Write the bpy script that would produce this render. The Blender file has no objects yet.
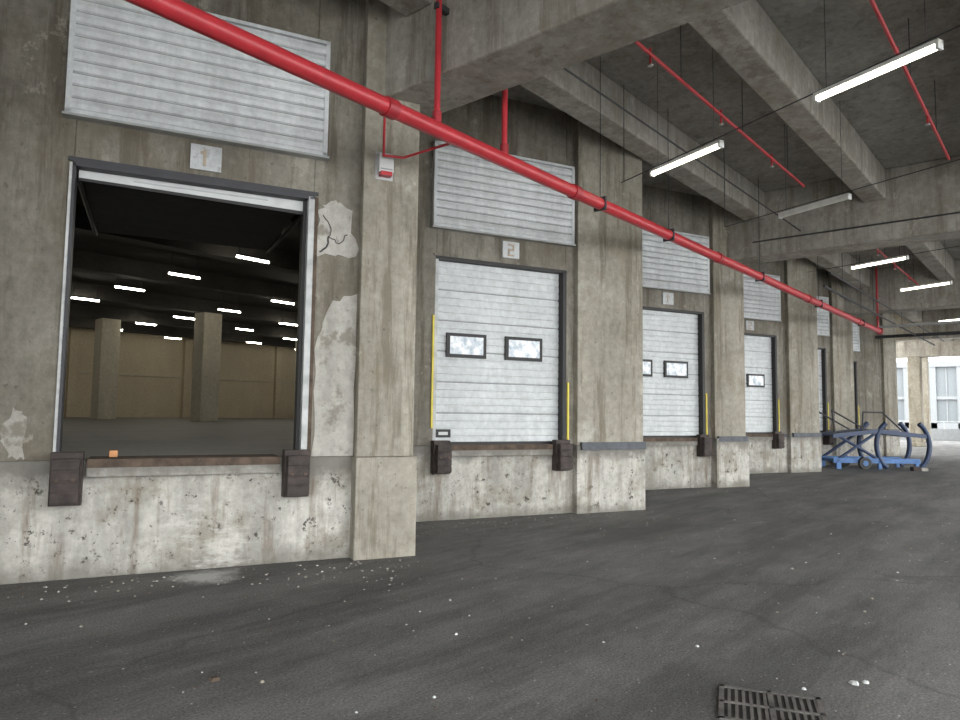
import bpy, bmesh, math, random
from mathutils import Vector, Matrix
random.seed(7)
sc = bpy.context.scene
sc.view_settings.view_transform = 'Standard'

# ------------------------------------------------------------------ materials
def newmat(name):
    m = bpy.data.materials.new(name); m.use_nodes = True
    nt = m.node_tree; b = nt.nodes['Principled BSDF']
    return m, nt, b
def noise(nt, vec, scale, detail=6, rough=.6):
    n = nt.nodes.new('ShaderNodeTexNoise'); n.inputs['Scale'].default_value = scale
    n.inputs['Detail'].default_value = detail; n.inputs['Roughness'].default_value = rough
    if vec: nt.links.new(vec, n.inputs['Vector'])
    return n.outputs['Fac']
def ramp(nt, fac, stops):
    r = nt.nodes.new('ShaderNodeValToRGB'); e = r.color_ramp.elements
    while len(e) < len(stops): e.new(.5)
    for i, (p, c) in enumerate(stops):
        e[i].position = p; e[i].color = (c[0], c[1], c[2], 1) if not isinstance(c, (int, float)) else (c, c, c, 1)
    nt.links.new(fac, r.inputs['Fac']); return r.outputs['Color']
def mix(nt, fac, a, b, mode='MIX'):
    m = nt.nodes.new('ShaderNodeMix'); m.data_type = 'RGBA'; m.blend_type = mode
    for idx, v in ((0, fac), (6, a), (7, b)):
        if isinstance(v, (int, float)): m.inputs[idx].default_value = v
        elif isinstance(v, tuple): m.inputs[idx].default_value = (*v, 1)
        else: nt.links.new(v, m.inputs[idx])
    return m.outputs[2]
def mapping(nt, scale=(1, 1, 1), loc=(0, 0, 0)):
    tc = nt.nodes.new('ShaderNodeTexCoord'); mp = nt.nodes.new('ShaderNodeMapping')
    mp.inputs['Scale'].default_value = scale; mp.inputs['Location'].default_value = loc
    nt.links.new(tc.outputs['Object'], mp.inputs['Vector']); return mp.outputs['Vector']
def near(nt, v, pt, nz, amp, r0, r1, val):
    vd = nt.nodes.new('ShaderNodeVectorMath'); vd.operation = 'DISTANCE'; vd.inputs[1].default_value = pt
    nt.links.new(v, vd.inputs[0])
    md = nt.nodes.new('ShaderNodeMath'); md.operation = 'MULTIPLY_ADD'; md.inputs[1].default_value = amp
    nt.links.new(nz, md.inputs[0]); nt.links.new(vd.outputs['Value'], md.inputs[2])
    return ramp(nt, md.outputs[0], [(r0, val), (r1, 0.)])
def bump(nt, b, h, strength=.3, dist=.02):
    bp = nt.nodes.new('ShaderNodeBump'); bp.inputs['Strength'].default_value = strength
    bp.inputs['Distance'].default_value = dist
    nt.links.new(h, bp.inputs['Height']); nt.links.new(bp.outputs['Normal'], b.inputs['Normal'])
def simple(name, col, rough=.5, metal=0, emit=None, es=0, var=.12):
    m, nt, b = newmat(name)
    v = mapping(nt); f = noise(nt, v, 6, 4)
    c = ramp(nt, f, [(.3, tuple(x*(1-var) for x in col)), (.7, tuple(min(1, x*(1+var)) for x in col))])
    nt.links.new(c, b.inputs['Base Color'])
    b.inputs['Roughness'].default_value = rough; b.inputs['Metallic'].default_value = metal
    if emit: b.inputs['Emission Color'].default_value = (*emit, 1); b.inputs['Emission Strength'].default_value = es
    return m
def concrete(name, dark, light, streak=.5, rough=.9, bumpy=.35, patch=None, spots=.0, pscale=.9, pth=(.55, .6), pits=.0, sscale=(.9, .9, .16), stain=0):
    m, nt, b = newmat(name)
    v = mapping(nt); vs = mapping(nt, sscale, (3, 1, 0))
    big = noise(nt, v, .75, 9, .72); fine = noise(nt, v, 9, 8, .72); st = noise(nt, vs, 1.9, 9, .7)
    c = ramp(nt, big, [(.36, dark), (.64, light)])
    c = mix(nt, .42, c, ramp(nt, fine, [(.3, tuple(x*.6 for x in dark)), (.72, tuple(min(1, x*1.25) for x in light))]))
    c = mix(nt, 1.0, c, ramp(nt, st, [(.38, (1-streak,)*3), (.6, (1, 1, 1))]), 'MULTIPLY')
    if patch:
        pn = noise(nt, v, pscale, 10, .68)
        c = mix(nt, ramp(nt, pn, [(pth[0], 0.), (pth[1], .8)]), c, patch)
    if stain:
        v2 = mapping(nt, (1.6, 1.6, .13), (7, 2, 5)); s2 = noise(nt, v2, 2.2, 10, .75)
        c = mix(nt, ramp(nt, s2, [(.51, 0.), (.60, stain)]), c, (dark[0]*.5, dark[1]*.45, dark[2]*.38))
        v3 = mapping(nt, (1, 1, .6), (17, 3, 1)); s3 = noise(nt, v3, .7, 12, .8)
        c = mix(nt, ramp(nt, s3, [(.49, 0.), (.58, stain*.8)]), c, (dark[0]*.72, dark[1]*.66, dark[2]*.56))
        v4 = mapping(nt, (1, 1, .8), (2, 13, 8)); s4 = noise(nt, v4, 1.6, 12, .8)
        c = mix(nt, ramp(nt, s4, [(.60, 0.), (.63, stain*.75)]), c, tuple(min(1, x*1.3) for x in light))
    if pits:
        pt = noise(nt, v, 16, 3, .6)
        c = mix(nt, ramp(nt, pt, [(.66, 0.), (.72, pits)]), c, tuple(x*.35 for x in dark))
    if spots:
        sn = noise(nt, v, 6, 5, .8)
        c = mix(nt, ramp(nt, sn, [(.60, 0.), (.65, spots)]), c, (.035, .03, .027))
        sn2 = noise(nt, mapping(nt, (1, 1, 1), (4, 9, 2)), 13, 4, .8)
        c = mix(nt, ramp(nt, sn2, [(.62, 0.), (.66, .7)]), c, (.05, .045, .04))
        vr = mapping(nt, (4, 4, .5)); rn = noise(nt, vr, 1.5, 7, .65)
        c = mix(nt, ramp(nt, rn, [(.52, 0.), (.72, .85)]), c, (.15, .105, .07))
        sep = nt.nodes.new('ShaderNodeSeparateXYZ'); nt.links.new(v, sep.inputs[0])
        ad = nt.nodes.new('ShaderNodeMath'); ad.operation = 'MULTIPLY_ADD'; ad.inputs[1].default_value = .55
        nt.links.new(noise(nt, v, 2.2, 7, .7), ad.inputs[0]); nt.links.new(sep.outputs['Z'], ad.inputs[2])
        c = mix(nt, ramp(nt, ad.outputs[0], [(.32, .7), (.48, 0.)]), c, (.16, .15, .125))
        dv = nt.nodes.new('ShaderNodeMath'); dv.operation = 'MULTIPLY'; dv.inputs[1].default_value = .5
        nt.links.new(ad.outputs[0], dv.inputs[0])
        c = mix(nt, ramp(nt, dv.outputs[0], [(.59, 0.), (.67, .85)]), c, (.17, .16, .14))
        pn = noise(nt, mapping(nt, (1, 1, 3)), 3, 8, .75)
        c = mix(nt, near(nt, v, (4.05, 7.09, .20), pn, 1.3, .66, .92, .55), c, (.72, .70, .65))
        c = mix(nt, near(nt, v, (3.75, 7.22, .45), pn, 1.3, .62, .84, .45), c, (.72, .70, .65))
    nt.links.new(c, b.inputs['Base Color']); b.inputs['Roughness'].default_value = rough
    h = mix(nt, .5, noise(nt, v, 3, 8, .7), noise(nt, v, 30, 6, .7))
    bump(nt, b, h, bumpy, .03)
    return m

M = {}
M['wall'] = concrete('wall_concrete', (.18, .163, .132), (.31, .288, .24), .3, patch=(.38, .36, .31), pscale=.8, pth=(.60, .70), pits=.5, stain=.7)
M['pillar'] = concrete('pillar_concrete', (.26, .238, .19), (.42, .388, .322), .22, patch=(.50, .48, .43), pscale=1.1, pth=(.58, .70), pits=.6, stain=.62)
M['dock'] = concrete('dock_painted_concrete', (.40, .38, .33), (.68, .66, .60), .4, patch=(.25, .225, .18), pscale=1.5, pth=(.50, .60), spots=.9)
M['plaster'] = concrete('plaster', (.33, .31, .27), (.52, .50, .45), .2, patch=(.2, .18, .145), pscale=2.6, pth=(.56, .62), pits=.5)
M['slab'] = concrete('ceiling_concrete', (.22, .21, .187), (.39, .373, .34), .1, patch=(.45, .43, .40), pscale=1.0, pth=(.6, .7), stain=.4)
M['beam'] = concrete('beam_concrete', (.29, .27, .232), (.47, .445, .395), .22, patch=(.54, .52, .47), pscale=1.0, pth=(.6, .7), pits=.4, stain=.5)
M['inwall'] = concrete('interior_wall', (.62, .53, .39), (.70, .61, .46), .06)
M['infloor'] = concrete('interior_floor', (.22, .22, .215), (.30, .30, .29), 0, .5, .1)
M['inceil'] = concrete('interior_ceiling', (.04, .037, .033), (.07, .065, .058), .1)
M['incol'] = concrete('interior_column_paint', (.60, .55, .45), (.70, .65, .54), .1)
M['white'] = simple('white_painted_steel', (.56, .57, .56), .45, var=.08)
M['guide'] = simple('grey_door_guide', (.46, .47, .46), .5, var=.25)
M['door'] = concrete('door_panel_paint', (.56, .58, .58), (.68, .70, .70), .14, .5, .03)
M['louver'] = concrete('shutter_aluminium', (.64, .66, .67), (.78, .80, .81), .16, .42, .03, sscale=(1.5, 1.5, .12))
M['plaque'] = concrete('sign_plate', (.42, .43, .43), (.70, .72, .72), .2, .5, .05, patch=(.3, .3, .29), pscale=9, pth=(.55, .6))
M['groove'] = simple('panel_groove', (.28, .28, .28), .7)
M['black'] = simple('black_rubber', (.022, .021, .02), .6)
M['rust'] = simple('rusty_steel', (.10, .07, .05), .8, .2, var=.5)
M['bump'] = simple('dock_bumper_rubber', (.046, .034, .030), .75, var=.6)
M['red'] = simple('red_pipe_paint', (.47, .032, .042), .35, var=.12)
M['redm'] = simple('red_pipe_coupling', (.36, .024, .034), .45)
M['yellow'] = simple('yellow_strip', (.72, .58, .08), .6)
M['blue'] = simple('blue_steel', (.06, .16, .38), .45, var=.25)
M['navy'] = simple('navy_tube', (.025, .045, .10), .45)
M['steel'] = simple('galvanised_steel', (.42, .43, .43), .45, .5)
M['grate'] = simple('cast_iron_grate', (.17, .16, .15), .6, .4, var=.4)
M['dark'] = simple('dark_steel', (.05, .05, .055), .55, .3)
M['fix'] = simple('fixture_housing', (.6, .6, .58), .5)
M['tube'] = simple('tube_on', (1, .97, .88), .4, emit=(1, .92, .72), es=9)
M['tubeoff'] = simple('tube_off', (.62, .62, .58), .4)
M['tubein'] = simple('tube_interior', (1, .97, .9), .4, emit=(1, .94, .78), es=34)
M['band'] = simple('grey_steel_band', (.085, .09, .10), .65, .1, var=.3)
M['orange'] = simple('orange_block', (.62, .30, .13), .8)
M['number'] = simple('faded_number_paint', (.42, .34, .26), .8, var=.3)
M['facade'] = simple('pale_facade', (.24, .25, .255), .8)
M['bounce_paving'] = simple('unseen_bounce_paving', (.42, .42, .41), .9)  # pale tone picked to throw light back up under the canopy
M['road'] = simple('outdoor_road', (.13, .13, .13), .9)
M['glass'] = simple('facade_glass', (.165, .185, .195), .3)
def frosted():
    m, nt, b = newmat('door_window_pane'); v = mapping(nt)
    c = ramp(nt, noise(nt, v, 7, 5, .7), [(.36, (.36, .43, .50)), (.5, (.66, .70, .73)), (.58, (.88, .89, .89))])
    nt.links.new(c, b.inputs['Base Color']); b.inputs['Roughness'].default_value = .25
    return m
M['pane'] = frosted()
def asphalt():
    m, nt, b = newmat('asphalt'); v = mapping(nt)
    big = noise(nt, v, .3, 12, .78); mid = noise(nt, v, 1.7, 12, .8); fine = noise(nt, v, 55, 5, .85)
    c = ramp(nt, big, [(.41, (.062, .061, .060)), (.59, (.185, .178, .17))])
    c = mix(nt, .45, c, ramp(nt, mid, [(.40, (.045, .044, .043)), (.60, (.22, .213, .20))]))
    c = mix(nt, .5, c, ramp(nt, fine, [(.40, (.015, .015, .015)), (.64, (.30, .292, .28))]))
    vs = mapping(nt, (.22, 1.1, 1), (3, 5, 0)); sw = noise(nt, vs, .8, 12, .78)
    c = mix(nt, 1.0, c, ramp(nt, sw, [(.43, (.66, .66, .66)), (.58, (1.22, 1.21, 1.19))]), 'MULTIPLY')
    vo = nt.nodes.new('ShaderNodeTexVoronoi'); vo.feature = 'DISTANCE_TO_EDGE'; vo.inputs['Scale'].default_value = .13
    dn = nt.nodes.new('ShaderNodeTexNoise'); dn.inputs['Scale'].default_value = 1.5; dn.inputs['Detail'].default_value = 8
    nt.links.new(v, dn.inputs['Vector'])
    vm = nt.nodes.new('ShaderNodeVectorMath'); vm.operation = 'MULTIPLY_ADD'
    vm.inputs[1].default_value = (.5, .5, .5)
    nt.links.new(dn.outputs['Color'], vm.inputs[0]); nt.links.new(v, vm.inputs[2]); nt.links.new(vm.outputs[0], vo.inputs['Vector'])
    c = mix(nt, ramp(nt, vo.outputs['Distance'], [(.0, .4), (.0018, 0.)]), c, (.03, .03, .03))
    c = mix(nt, near(nt, v, (3.75, 6.85, 0), mid, 1.2, .68, 1.15, .85), c, (.58, .58, .56))
    sp = noise(nt, v, 26, 2, .5)
    c = mix(nt, ramp(nt, sp, [(.70, 0.), (.73, .6)]), c, (.42, .41, .38))
    nt.links.new(c, b.inputs['Base Color'])
    nt.links.new(ramp(nt, mid, [(.3, .65), (.7, .92)]), b.inputs['Roughness'])
    bump(nt, b, mix(nt, .4, fine, mid), .7, .02)
    return m
M['asphalt'] = asphalt()
MK = list(M.keys())

# ------------------------------------------------------------------ mesh builder
def W(a, b, c): return Vector((a, b, c))
class MB:
    def __init__(s): s.v = []; s.f = []; s.m = []; s.sm = []
    def add(s, vs, fs, mat, smooth=False):
        o = len(s.v); s.v += [Vector(p) for p in vs]
        for f in fs: s.f.append([o+i for i in f]); s.m.append(MK.index(mat)); s.sm.append(smooth)
    def box(s, a0, a1, b0, b1, c0, c1, mat, fr=W):
        vs = [fr(a, b, c) for c in (c0, c1) for b in (b0, b1) for a in (a0, a1)]
        s.add(vs, [(0, 1, 3, 2), (4, 6, 7, 5), (0, 4, 5, 1), (2, 3, 7, 6), (0, 2, 6, 4), (1, 5, 7, 3)], mat)
    def cyl(s, p0, p1, r, mat, seg=12, r1=None):
        p0, p1 = Vector(p0), Vector(p1); d = (p1-p0).normalized(); r1 = r if r1 is None else r1
        x = d.cross(Vector((0, 0, 1)) if abs(d.z) < .9 else Vector((1, 0, 0))).normalized(); y = d.cross(x)
        vs = []
        for p, rr in ((p0, r), (p1, r1)):
            for i in range(seg):
                a = 2*math.pi*i/seg; vs.append(p+(x*math.cos(a)+y*math.sin(a))*rr)
        s.add(vs, [(i, (i+1) % seg, seg+(i+1) % seg, seg+i) for i in range(seg)], mat, True)
        s.add(vs, [tuple(range(seg)), tuple(range(seg, 2*seg))], mat)
    def path(s, pts, r, mat, seg=10):
        for a, b in zip(pts[:-1], pts[1:]):
            s.cyl(a, b, r, mat, seg)
        for p in pts[1:-1]: s.ball(p, r, mat)
    def ball(s, p, r, mat):
        p = Vector(p); vs = []; fs = []; n = 8; k = 5
        for j in range(k+1):
            t = math.pi*j/k
            for i in range(n): vs.append(p+Vector((math.sin(t)*math.cos(2*math.pi*i/n), math.sin(t)*math.sin(2*math.pi*i/n), math.cos(t)))*r)
        for j in range(k):
            for i in range(n): fs.append((j*n+i, j*n+(i+1) % n, (j+1)*n+(i+1) % n, (j+1)*n+i))
        s.add(vs, fs, mat, True)
    def prism(s, pts, fr, d0, d1, mat):
        n = len(pts); vs = [fr(a, d0, c) for a, c in pts]+[fr(a, d1, c) for a, c in pts]
        s.add(vs, [tuple(range(n)), tuple(range(n, 2*n))]+[(i, (i+1) % n, n+(i+1) % n, n+i) for i in range(n)], mat)
    def ribs(s, fr, s0, s1, z0, z1, d, amp, pitch, mat, gm='groove'):
        n = max(1, round((z1-z0)/pitch)); p = (z1-z0)/n
        for i in range(n):
            z = z0+i*p
            prof = [(d+amp, z), (d, z+.10*p), (d-amp*.35, z+.45*p), (d, z+.86*p), (d+amp, z+.93*p), (d+amp, z+p)]
            for k in range(5):
                (da, za), (db, zb) = prof[k], prof[k+1]
                s.add([fr(s0, da, za), fr(s1, da, za), fr(s1, db, zb), fr(s0, db, zb)], [(0, 1, 2, 3)], gm if k == 4 else mat)
        s.box(s0, s1, d+amp+.002, d+amp+.03, z0, z1, mat, fr)
    def done(s, name, bevel=0, recalc=True, parent=None):
        me = bpy.data.meshes.new(name); me.from_pydata([tuple(v) for v in s.v], [], s.f)
        used = sorted(set(s.m))
        for u in used: me.materials.append(M[MK[u]])
        for p, m, q in zip(me.polygons, s.m, s.sm): p.material_index = used.index(m); p.use_smooth = q
        if recalc:
            bm = bmesh.new(); bm.from_mesh(me); bmesh.ops.recalc_face_normals(bm, faces=bm.faces); bm.to_mesh(me); bm.free()
        me.update()
        ob = bpy.data.objects.new(name, me); sc.collection.objects.link(ob)
        if bevel:
            md = ob.modifiers.new('bevel', 'BEVEL'); md.width = bevel; md.segments = 2; md.limit_method = 'ANGLE'
        if parent: ob.parent = parent
        return ob

# ------------------------------------------------------------------ layout
A = math.radians(-24)
E = Vector((math.cos(A), math.sin(A), 0)); NN = Vector((-math.sin(A), math.cos(A), 0))
P = [(-11.2, 6.1), (-5.4, 6.1), (.35, 6.08), (5.96, 6.11), (11.65, 6.0), (17.45, 6.22), (23.9, 6.2), (28.6, 6.2), (36.8, 6.2)]
P = [Vector((x, y, 0)) for x, y in P]
PW = [0, .7, 1.2, .7, 1.42, 1.0, 1.3, 1.1, .9]
SD = [0, 1.28, 1.6, 1.26, 1.60, 1.22, 1.72, 1.35, 2.6]
DW = 2.45; ZD = 1.17; ZT = 4.20; L0, L1 = 4.68, 6.08; CE = 7.1; FD = .12; TH = .38
def frame(n):
    return lambda a, b, c: P[n]-E*a+NN*b+Vector((0, 0, c))

wall = MB()
for n in range(1, len(P)):
    fr = frame(n); V = P[n-1]-P[n]; L = -(V.dot(E)); R = -V.dot(NN)
    s0 = SD[n]; s1 = s0+DW; d1 = FD+TH
    wall.box(0, L+TH, FD, d1, 0, ZD, 'dock', fr)
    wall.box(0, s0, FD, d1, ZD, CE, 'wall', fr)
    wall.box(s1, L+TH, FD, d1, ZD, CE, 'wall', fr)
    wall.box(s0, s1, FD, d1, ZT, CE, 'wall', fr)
    wall.box(L, L+TH, -R+.3, FD, 0, ZD, 'dock', fr)
    wall.box(L, L+TH, -R+.3, FD, ZD, CE, 'wall', fr)
    w = PW[n]
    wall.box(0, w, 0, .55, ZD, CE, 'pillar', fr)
    b = .07 if n in (3, 5, 7) else .02
    wall.box(-.03, w+.02, -b, .56, 0, ZD, 'pillar' if n == 3 else 'dock', fr)
wall.done('wall_dock', .012)

fr = frame(3)
def ragged(pts, sub=5, amp=.035, lo=.705):
    out = []
    for i in range(len(pts)):
        a = Vector(pts[i]); b = Vector(pts[(i+1) % len(pts)])
        for k in range(sub):
            q = a.lerp(b, k/sub)
            if k: q += Vector((random.uniform(-amp, amp), random.uniform(-amp, amp)))
            out.append((max(q.x, lo), max(q.y, 1.18)))
    return out
pm = MB()
pm.prism(ragged([(.71, 1.18), (1.20, 1.18), (1.2, 2.4), (1.0, 3.0), (.71, 3.1)]), fr, .114, .13, 'plaster')
pm.prism(ragged([(.74, 3.55), (1.2, 3.5), (1.22, 4.05), (1.0, 4.2), (.8, 4.05)], 5, .05), fr, .108, .13, 'plaster')
pm.prism(ragged([(3.98, 1.2), (4.12, 1.2), (4.2, 1.45), (4.1, 1.7), (3.98, 1.6)], 5, .03, 3.9), fr, .117, .13, 'plaster')
pm.done('trim_plaster_patch')
ck = MB()
def crack(pts, w=.012, d=.104):
    pts = [Vector(p) for p in pts]; q = []
    for a, b in zip(pts[:-1], pts[1:]):
        for k in range(4):
            t = a.lerp(b, k/4); q.append(t+Vector((random.uniform(-.015, .015), random.uniform(-.015, .015))) if k else t)
    q.append(pts[-1])
    for a, b in zip(q[:-1], q[1:]):
        t = (b-a).normalized(); nx, nz = -t.y*w/2, t.x*w/2
        ck.add([fr(a.x-nx, d, a.y-nz), fr(a.x+nx, d, a.y+nz), fr(b.x+nx, d, b.y+nz), fr(b.x-nx, d, b.y-nz)], [(0, 1, 2, 3)], 'black')
crack([(1.15, 4.0), (1.05, 3.85), (1.08, 3.75), (.95, 3.68), (.85, 3.8)], .012)
crack([(1.08, 3.75), (1.1, 3.62), (1.18, 3.56)], .02)
ck.done('trim_plaster_crack', recalc=False)

# ------------------------------------------------------------------ doors
def louver(n):
    fr = frame(n); m = MB(); s0, s1 = SD[n]-.12, SD[n]+DW+.10
    m.ribs(fr, s0+.04, s1-.04, L0+.05, L1-.04, .035, .022, .135, 'louver')
    m.box(s0, s1, .02, .12, L0, L0+.05, 'louver', fr); m.box(s0, s1, .02, .12, L1-.04, L1, 'louver', fr)
    m.box(s0, s0+.05, .02, .12, L0, L1, 'louver', fr); m.box(s1-.05, s1, .02, .12, L0, L1, 'louver', fr)
    m.box(s0-.02, s1+.02, .0, .12, L0-.025, L0, 'steel', fr)
    m.done('louver_shutter')
def door(n, closed=True):
    fr = frame(n); s0 = SD[n]; s1 = s0+DW; m = MB()
    if closed:
        d = .25
        np = 6; ph = (ZT-ZD-.02)/np
        for i in range(np):
            z0 = ZD+.02+i*ph
            m.ribs(fr, s0+.06, s1-.04, z0+.008, z0+ph-.008, d, .010, .125, 'door', 'door')
            m.box(s0+.06, s1-.04, d+.018, d+.04, z0-.01, z0+.01, 'groove', fr)
        for cl in (.60, 1.68):
            c = s1-cl; zc = 2.80
            m.box(c-.36, c+.36, d-.04, d+.01, zc-.20, zc+.20, 'black', fr)
            m.box(c-.30, c+.30, d-.048, d-.03, zc-.145, zc+.145, 'pane', fr)
        m.box(s1-.34, s1-.08, d-.03, d, 1.30, 1.43, 'black', fr)
        m.box(s1-.29, s1-.13, d-.035, d, 1.34, 1.39, 'white', fr)
        m.box(s0+.06, s1-.04, d-.025, d+.02, ZD+.005, ZD+.06, 'black', fr)
    else:
        m.prism([(s0+.06, ZT-.15), (s0+.06, ZT-.02), (s1-.04, ZT-.01), (s1-.04, ZT-.11)], fr, .24, .285, 'white')
        m.prism([(s0+.06, ZT-.19), (s0+.06, ZT-.15), (s1-.04, ZT-.11), (s1-.04, ZT-.14)], fr, .24, .29, 'black')
        m.box(s0+.5, s0+1.9, .23, .24, ZT-.08, ZT-.068, 'steel', fr)
        for i in range(5):
            m.box(s0+.06, s1-.04, .62+i*.52, 1.12+i*.52, ZT+.0, ZT+.045, 'dark', fr)
        for s in (s0+.03, s1-.03):
            m.cyl(fr(s, .45, ZT-.1), fr(s, 3.3, ZT-.02), .025, 'dark', 6)
    gm = 'black' if closed else 'guide'
    m.box(s0-.01, s0+.06, .10, .33, ZD, ZT, gm, fr)
    if closed: m.box(s1-.04, s1+.01, .12, .33, ZD, ZT, 'guide', fr)
    else:
        m.box(s1-.02, s1+.01, .10, .33, ZD, ZT, 'dark', fr)
        m.box(s0+.06, s0+.10, .2, .34, ZD, ZT, 'black', fr); m.box(s0-.05, s0-.01, .095, .12, ZD, ZT, 'rust', fr)
        m.box(s1+.005, s1+.035, .10, .13, ZD, ZT, 'guide', fr)
    m.box(s0-.01, s1+.01, .10, .33, ZT-.03, ZT+.02, 'black' if closed else 'dark', fr)
    m.box(s0-.05, s1+.05, .095, .13, ZT+.02, ZT+.06, 'dark' if not closed else 'wall', fr)
    m.done('door_%d' % (n-2) if n > 2 else 'door_side_%d' % n)
def sill(n):
    fr = frame(n); s0 = SD[n]; s1 = s0+DW; m = MB()
    m.box(s0+.29, s1-.27, .04, .55, ZD-.07, ZD+.015, 'rust', fr)
    m.box(s0+.29, s1-.27, .045, .12, ZD-.16, ZD-.07, 'dock', fr)
    m.done('dock_leveler')
    for a in (s0-.02, s1-.24):
        m = MB()
        m.box(a, a+.28, -.02, .12, .74, 1.26, 'bump', fr)
        m.box(a+.02, a+.26, -.12, -.02, .76, 1.20, 'bump', fr)
        for k in range(4):
            m.box(a+.02, a+.26, -.135, -.12, .78+k*.105, .865+k*.105, 'bump', fr)
        m.cyl(fr(a+.07, -.15, 1.0), fr(a+.07, -.10, 1.0), .018, 'rust', 8)
        m.cyl(fr(a+.21, -.15, 1.0), fr(a+.21, -.10, 1.0), .018, 'rust', 8)
        m.done('dock_bumper', .008)
for n in range(1, len(P)):
    louver(n); door(n, n != 3); sill(n)
    if n > 3:
        fr = frame(n); m = MB()
        m.box(SD[n]+DW+.025, SD[n]+DW+.055, .09, .13, 1.45, 3.25, 'yellow', fr)
        m.box(SD[n]-.065, SD[n]-.035, .09, .13, 1.22, 2.25, 'yellow', fr)
        m.done('yellow_guide_strip')
        m = MB()
        m.box(.0, PW[n]-.05, -.075, .03, 1.09, 1.22, 'band', fr); m.box(PW[n]-.05, SD[n]-.15, .08, .14, 1.09, 1.18, 'band', fr)
        m.done('steel_edge_band')
segs = {3: [(.0, .03, -.09, .09), (.03, .06, .04, .07)],
        4: [(-.06, .06, .07, .10), (-.06, -.03, 0, .08), (-.06, .06, -.015, .015), (.03, .06, -.09, 0), (-.06, .06, -.11, -.08)]}
for n in range(3, 8):
    fr = frame(n); c = SD[n]+DW/2 - (.03 if n == 3 else .12); zc = 4.46; m = MB()
    m.box(c-.16, c+.16, .095, .13, zc-.14, zc+.14, 'plaque', fr)
    for (a0, a1, z0, z1) in segs[3 if n % 2 else 4]: m.box(c+a0, c+a1, .088, .10, zc+z0, zc+z1, 'number', fr)
    m.done('bay_number_sign')
fr = frame(3); m = MB()
m.box(.36, .54, -.10, 0, 4.57, 4.80, 'white', fr); m.box(.38, .52, -.11, -.02, 4.53, 4.58, 'red', fr); m.box(.34, .56, -.01, .01, 4.5, 4.84, 'steel', fr)
m.box(.375, .525, -.105, -.10, 4.60, 4.615, 'groove', fr)
m.done('alarm_box', .006)
m = MB(); fr = frame(3); m.box(3.18, 3.26, .35, .45, ZD+.015, ZD+.085, 'orange', fr); m.done('brick_piece', .008)

# ------------------------------------------------------------------ ceiling and beams
m = MB(); m.box(-14, 62, -8, 9.6, CE, CE+.3, 'slab'); m.done('ceiling')
BX = [(-5.7, -4.9), (5.54, 6.33), (16.95, 17.75), (28.2, 29.0), (39.4, 40.2), (50.6, 51.4)]
JY = (5.5, 2.95, .3, -2.4, -5.1)
def top_at(x, y):
    if any(a-.05 <= x <= b+.05 for a, b in BX): return 5.54
    if any(a-.02 <= y <= a+.47 for a in JY): return 6.42
    return CE-.01
for i, (x0, x1) in enumerate(BX):
    m = MB(); y1 = 6.6 if x1 < 38 else 9.6
    m.box(x0, x1, -8, y1, 5.54, CE, 'beam'); m.done('concrete_beam', .03)
for y0 in JY:
    m = MB(); xs = [-14]+[v for b in BX for v in b]+[62]
    for a, b in zip(xs[::2], xs[1::2]): m.box(a, b, y0, y0+.45, 6.42, CE, 'beam')
    m.done('ceiling_joist', .03)
for (x, y) in [(50.9, 7.6), (40, -7.4), (51, -7.4), (28.6, -7.4), (61, 8.6), (61, 3)]:
    m = MB(); m.box(x-.35, x+.35, y-.35, y+.35, 0, 7.1 if x > 60 else 5.54, 'pillar')
    m.box(x-.42, x+.42, y-.42, y+.42, 0, .25, 'pillar')
    m.done('concrete_column', .04)

# ------------------------------------------------------------------ ground
go = MB(); go.add([(-20, -9, 0), (66, -9, 0), (66, 12, 0), (-20, 12, 0)], [(0, 1, 2, 3)], 'asphalt'); go.done('ground', recalc=False)
go = MB()
for (x0, x1, y0, y1, k) in [(-80, 66, -80, -9, 'bounce_paving'), (-80, -20, -9, 90, 'bounce_paving'), (66, 220, -80, 160, 'road')]:  # paving strips are out of view, added to bounce light onto the ceiling
    go.add([(x0, y0, 0), (x1, y0, 0), (x1, y1, 0), (x0, y1, 0)], [(0, 1, 2, 3)], k)
go.done('ground_road_bounce_paving', recalc=False)

# ------------------------------------------------------------------ warehouse interior
pts = []
for n in range(1, len(P)):
    fr = frame(n); V = P[n-1]-P[n]; L = -(V.dot(E))
    a = fr(L, .4, 0); b = fr(0.1, .4, 0)
    pts += [(a.x, a.y), (b.x, b.y)]
poly = pts+[(38, 7.5), (38, 42), (-12, 42), (-12, 8.5)]
def slabpoly(name, z0, z1, mat):
    m = MB(); k = len(poly)
    m.add([(x, y, z0) for x, y in poly]+[(x, y, z1) for x, y in poly], [tuple(range(k)), tuple(range(k, 2*k))]+[(i, (i+1) % k, k+(i+1) % k, k+i) for i in range(k)], mat)
    return m.done(name)
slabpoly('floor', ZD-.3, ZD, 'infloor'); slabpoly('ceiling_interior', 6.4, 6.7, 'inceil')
m = MB(); m.box(-12, 38.2, 42, 42.3, 0, 6.7, 'inwall'); m.done('wall_back')
m = MB(); m.box(38, 38.2, 6.6, 42, 0, 7.1, 'inwall'); m.done('wall_right')
m = MB(); m.box(-12.3, -12, 6.2, 42, 0, 7.1, 'inwall'); m.done('wall_left')
m = MB()
for x in (8, 14.5, 21, 27.5, 34): m.box(x, x+.4, 41.75, 42, ZD, 6.4, 'inwall')
m.box(-12, 38, 41.9, 42, 3.6, 3.68, 'incol'); m.done('trim_1')
for (x, y) in [(15.35, 28.6), (13.55, 34.5), (25.5, 28.3), (24.5, 34.3), (5, 28.3)]:
    m = MB(); m.box(x-.42, x+.42, y-.42, y+.42, ZD, 5.85, 'incol'); m.done('warehouse_column', .03)
BY = (13, 17.5, 22.5, 28.35, 34.25, 39)
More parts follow.
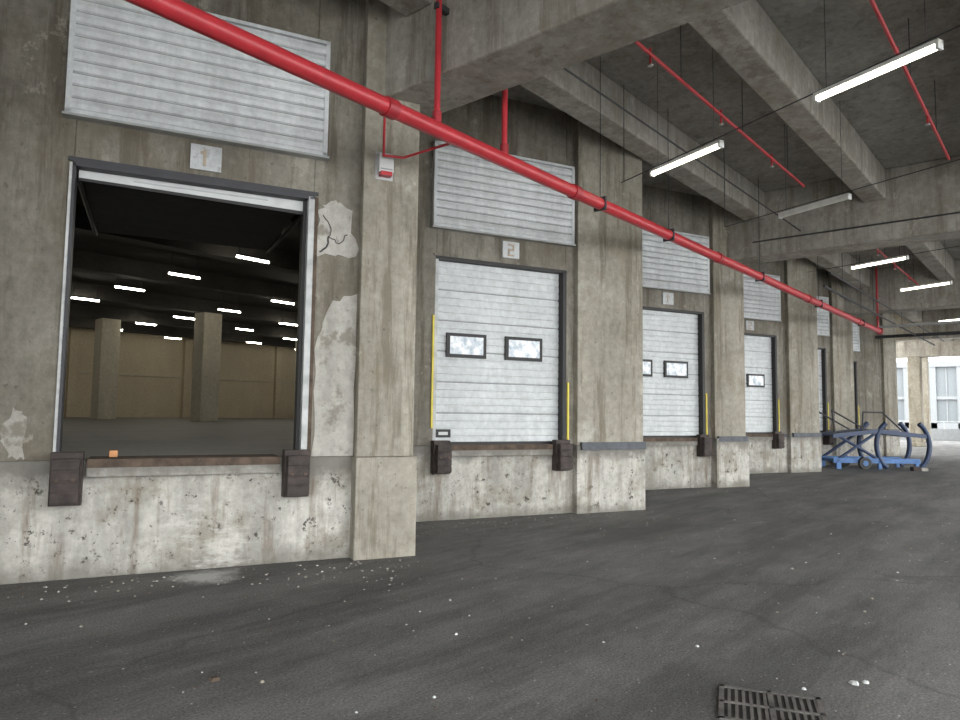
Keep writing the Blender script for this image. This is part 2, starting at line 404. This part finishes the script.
for y in BY:
    m = MB(); m.box(-12, 38, y, y+.5, 5.85, 6.4, 'inceil'); m.done('warehouse_beam')
for i, x in enumerate((0.4, 5.3, 10.1, 14.9, 18.9, 23, 27.6, 32.4)):
    for j in range(7):
        y = (16.6 if i % 2 == 0 else 18.6)+j*3.75
        if y > 41: continue
        top = 5.85 if any(b-.02 < y < b+.52 for b in BY) else 6.4
        m = MB(); m.box(x-.5, x+.5, y-.05, y+.05, 5.74, 5.79, 'dark'); m.cyl((x-.48, y, 5.71), (x+.48, y, 5.71), .032, 'tubein', 8)
        for q in (-.4, .4): m.cyl((x+q, y, 5.79), (x+q, y, top), .01, 'dark', 6)
        m.done('warehouse_strip_light')

# ------------------------------------------------------------------ red sprinkler pipe
m = MB(); py, pz = 5.27, 4.82
m.cyl((-8, py, pz), (28.3, py, pz), .088, 'red', 24)
for x in (-4, .9, 4.7, 8.2, 13.4, 19.5, 25):
    m.cyl((x-.07, py, pz), (x+.07, py, pz), .104, 'redm', 20)
m.cyl((28.2, py, pz), (28.34, py, pz), .12, 'redm', 20)
m.cyl((28.05, py, pz), (28.05, py, CE-.01), .036, 'red', 12)
m.cyl((5.40, py, pz), (5.40, py, 6.35), .036, 'red', 12)
m.cyl((5.40, py, pz+.05), (5.40, py, pz+.2), .052, 'redm', 12)
m.box(5.35, 5.54, py-.03, py+.03, 6.2, 6.27, 'dark')
m.cyl((6.6, py, pz), (6.6, py, CE-.01), .036, 'red', 12); m.cyl((6.6, py, pz+.05), (6.6, py, pz+.2), .052, 'redm', 12)
for x in (1.0, 8.9, 11.2, 15.8, 20.5, 25.5):
    m.cyl((x, py, pz), (x, py, CE-.01), .007, 'dark', 6)
    m.box(x-.02, x+.02, py-.10, py+.10, pz-.10, pz+.10, 'dark')
m.path([Vector((5.75, py, pz-.02)), Vector((5.62, 6.03, 4.74)), Vector((5.42, 6.16, 4.74)), Vector((5.42, 6.16, 5.2))], .016, 'red', 8)
m.done('sprinkler_main_pipe')
def branch(y, x0, x1, z, name='sprinkler_branch_pipe'):
    m = MB(); m.cyl((x0, y, z), (x1, y, z), .024, 'red', 10)
    x = x0+.4
    while x < x1:
        m.cyl((x, y, z-.14), (x, y, z+.08), .015, 'red', 8); m.cyl((x, y, z-.16), (x, y, z-.14), .035, 'steel', 8)
        if x+.9 < x1: m.cyl((x+.9, y, z), (x+.9, y, CE-.01), .006, 'dark', 6)
        x += 2.3
    m.done(name)
branch(3.9, 7.4, 14.3, 6.22); branch(1.52, 7.0, 14.3, 6.22); branch(3.9, 18.3, 27.5, 6.22); branch(1.52, 18.3, 27.5, 6.22)

# ------------------------------------------------------------------ exterior strip lights
def strip(x, y, on=True, ln=1.38, z=5.4):
    a = math.radians(68.5); d = Vector((math.cos(a), math.sin(a), 0)); n = Vector((-d.y, d.x, 0))
    f = lambda p, q, r: Vector((x, y, z))+d*p+n*q+Vector((0, 0, r))
    m = MB(); h = ln/2
    m.box(-h, h, -.045, .045, .0, .04, 'fix', f)
    m.cyl(f(-h+.03, 0, -.02), f(h-.03, 0, -.02), .036, 'tube' if on else 'tubeoff', 12)
    for e in (-h, h-.03): m.box(e, e+.03, -.045, .045, -.058, .04, 'fix', f)
    for q in (-h*.8, h*.8):
        p = f(q, 0, .04); m.cyl(p, (p.x, p.y, top_at(p.x, p.y)), .004, 'dark', 6)
    m.done('strip_light')
for a in [(8.23, 1.52, True), (9.4, 4.17, True), (12.94, 3.38, False), (18.6, 3.44, True), (22.7, 3.07, True), (7.0, -1.6, True), (31, 3.2, True)]: strip(*a)
m = MB()
def wire(a, b, sag=.0, r=.008):
    a, b = Vector(a), Vector(b); k = 10; pp = [a.lerp(b, i/k)-Vector((0, 0, sag*4*(i/k)*(1-i/k))) for i in range(k+1)]
    for p, q in zip(pp[:-1], pp[1:]): m.cyl(p, q, r, 'dark', 6)
wire((7.0, -1.3, 5.47), (9.95, 5.5, 5.47)); wire((9.95, 5.45, 5.47), (9.95, 5.45, 7.09))
wire((11.3, -.8, 5.47), (13.6, 5.2, 5.47)); wire((13.6, 5.2, 5.47), (13.6, 5.2, 7.09))
wire((6.4, 4.7, 6.0), (16.9, 4.7, 6.0), 0, .014)
wire((16.92, -.5, 5.9), (16.92, 5.8, 5.9), 0, .018); wire((18.0, 1.2, 5.47), (19.2, 5.2, 5.47))
m.done('lighting_cable')
m = MB()
m.cyl((20, 5.0, 5.2), (39, 5.0, 5.2), .035, 'dark', 10); m.cyl((19, 4.6, 5.35), (39, 4.6, 5.35), .025, 'dark', 10)
m.cyl((29.3, -3, 5.1), (29.3, 5.9, 5.1), .05, 'steel', 10); m.cyl((34, -3, 5.2), (34, 6.5, 5.2), .07, 'dark', 10)
for x in (22, 26, 31, 36): m.cyl((x, 5.0, 5.2), (x, 5.0, 7.09), .01, 'dark', 6)
m.done('service_conduit')

# ------------------------------------------------------------------ drain grate
gd = math.radians(-69); ga = Vector((math.cos(gd), math.sin(gd), 0)); gb = Vector((math.sin(gd), -math.cos(gd), 0))
gc = Vector((4.33, 1.42, 0))
f = lambda a, b, c: gc+ga*a+gb*b+Vector((0, 0, c))
m = MB(); LW, LH = .29, .26
m.box(-LW, LW, -LH, LH, .002, .006, 'black', f)
for (a0, a1, b0, b1) in [(-LW, LW, -LH, -LH+.03), (-LW, LW, LH-.03, LH), (-LW, -LW+.03, -LH, LH), (LW-.03, LW, -LH, LH), (-.012, .012, -LH, LH), (-LW, LW, -.012, .012)]:
    m.box(a0, a1, b0, b1, .004, .014, 'grate', f)
for i in range(13):
    a = -LW+.05+i*.0405; m.box(a, a+.018, -LH, LH, .004, .012, 'grate', f)
m.done('drain_grate')

# ------------------------------------------------------------------ debris
m = MB()
def chip(x, y, r, mat):
    k = random.randint(4, 6); a0 = random.random()*6; h = r*random.uniform(.2, .6)
    b = [(x+r*random.uniform(.6, 1)*math.cos(a0+i*6.283/k), y+r*random.uniform(.6, 1)*math.sin(a0+i*6.283/k), 0.0) for i in range(k)]
    t = [(x+(p[0]-x)*.6, y+(p[1]-y)*.6, h) for p in b]
    m.add(b+t, [tuple(range(k, 2*k))]+[(i, (i+1) % k, k+(i+1) % k, k+i) for i in range(k)], mat)
for i in range(1500):
    u = random.random()
    if u < .35:
        n = random.choice([3, 3, 4, 4, 5, 6]); fr = frame(n); p = fr(random.uniform(0, 4.8), -abs(random.gauss(.1, .5))-.05, 0)
        chip(p.x, p.y, random.uniform(.006, .02), random.choice(['plaster', 'pillar', 'plaster', 'rust']))
    else:
        chip(random.uniform(2, 22), random.uniform(-1, 5.5), random.choice([1, 1, 1, 1.8])*random.uniform(.004, .012), random.choice(['plaster', 'pillar', 'white', 'rust']))
chip(5.1, 1.15, .045, 'white'); chip(5.17, 1.1, .03, 'white'); chip(2.4, 4.2, .05, 'rust')
m.done('ground_debris')

# ------------------------------------------------------------------ blue mobile dock ramp
ra = Vector((.646, -.763, 0)); rb = Vector((.763, .646, 0)); rc = Vector((25.7, 6.25, 0))
f = lambda a, b, c: rc+ra*a+rb*b+Vector((0, 0, c))
m = MB()
for b in (0, 1.1):
    m.box(.0, 2.9, b, b+.1, .20, .36, 'blue', f)
    m.box(.1, .25, b, b+.1, 0, .20, 'blue', f); m.box(1.5, 1.6, b, b+.1, 0, .20, 'blue', f); m.box(2.75, 2.85, b, b+.1, 0, .20, 'blue', f)
    m.prism([(0, 1.02), (0, 1.16), (1.5, 1.34), (3.15, 1.18), (3.15, 1.04), (1.5, 1.2)], f, b, b+.08, 'navy')
    m.path([f(.2, b+.05, .34), f(1.45, b+.05, 1.2)], .05, 'navy')
    if b == 0: m.path([f(.2, b+.05, 1.1), f(1.5, b+.05, .34)], .05, 'navy')
    for cx, sg in ((1.72, -1), (3.0, 1)):
        arc = []
        for i in range(13):
            t = math.radians(-66+132*i/12); arc.append(f(cx+sg*(.55*math.cos(t)-.30), b+.05, .80+.80*math.sin(t)))
        m.path(arc, .08, 'navy', 10)
    m.path([f(.1, b+.05, 1.1), f(.0, b+.05, 1.95), f(1.15, b+.05, 1.3)], .028, 'dark')
m.path([f(1.0, .05, 1.25), f(1.05, .05, 1.9), f(1.7, .05, 1.9), f(2.4, .05, 1.25)], .028, 'dark')
for a in (.1, 1.5, 2.7): m.box(a, a+.1, 0, 1.2, .22, .32, 'blue', f)
m.prism([(0, 1.1), (0, 1.14), (1.5, 1.32), (3.15, 1.16), (3.15, 1.12), (1.5, 1.28)], f, .08, 1.1, 'navy')
for b in (-.12, 1.2):
    m.cyl(f(1.0, b, .2), f(1.0, b+.12, .2), .2, 'black', 18); m.cyl(f(1.0, b-.01, .2), f(1.0, b+.13, .2), .09, 'blue', 12)
m.done('mobile_dock_ramp')
m = MB(); m.box(2.3, 2.55, -.6, -.4, 0, .14, 'bump', f); m.box(2.6, 2.8, -.55, -.35, 0, .1, 'plaster', f); m.done('wood_blocks')

# ------------------------------------------------------------------ distant surroundings
m = MB(); m.box(66, 66.3, -30, 60, 0, .95, 'facade')
m.cyl((66.15, -30, 1.5), (66.15, 60, 1.5), .03, 'steel', 6)
for i in range(30): m.cyl((66.15, -28+i*3, .95), (66.15, -28+i*3, 1.5), .03, 'steel', 6)
m.done('parapet_wall')
m = MB(); m.box(110, 112, -40, 120, 0, 9.2, 'glass'); m.box(109.4, 110, -40, 120, 8.6, 9.4, 'facade'); m.box(109.6, 110, -40, 120, 4.3, 4.7, 'facade'); m.box(109.5, 110, -40, 120, 0, 1.2, 'facade')
for i in range(54):
    y = -40+i*3; m.box(109.5, 110, y, y+.7, 0, 9, 'facade'); m.box(109.85, 110, y+1.8, y+1.95, 1, 9, 'facade')
m.done('distant_building')

# ------------------------------------------------------------------ world / light
w = bpy.data.worlds.new('sky'); sc.world = w; w.use_nodes = True; nt = w.node_tree
bg = nt.nodes['Background']; bg.inputs['Color'].default_value = (.96, .985, 1, 1); bg.inputs['Strength'].default_value = 6.4

# ------------------------------------------------------------------ camera
cd = bpy.data.cameras.new('camera'); cam = bpy.data.objects.new('camera', cd); sc.collection.objects.link(cam); sc.camera = cam
cd.sensor_width = 36; cd.lens = 700/960*36; cd.clip_end = 500
a = math.radians(40.4); p = math.radians(4.33); th = .0135
fw = Vector((math.cos(p)*math.cos(a), math.cos(p)*math.sin(a), math.sin(p))); r0 = Vector((math.sin(a), -math.cos(a), 0)); u0 = r0.cross(fw)
r = r0*math.cos(th)+u0*math.sin(th); u = u0*math.cos(th)-r0*math.sin(th)
mt = Matrix(((r.x, u.x, -fw.x, 0), (r.y, u.y, -fw.y, 0), (r.z, u.z, -fw.z, 1.7), (0, 0, 0, 1)))
cam.matrix_world = mt
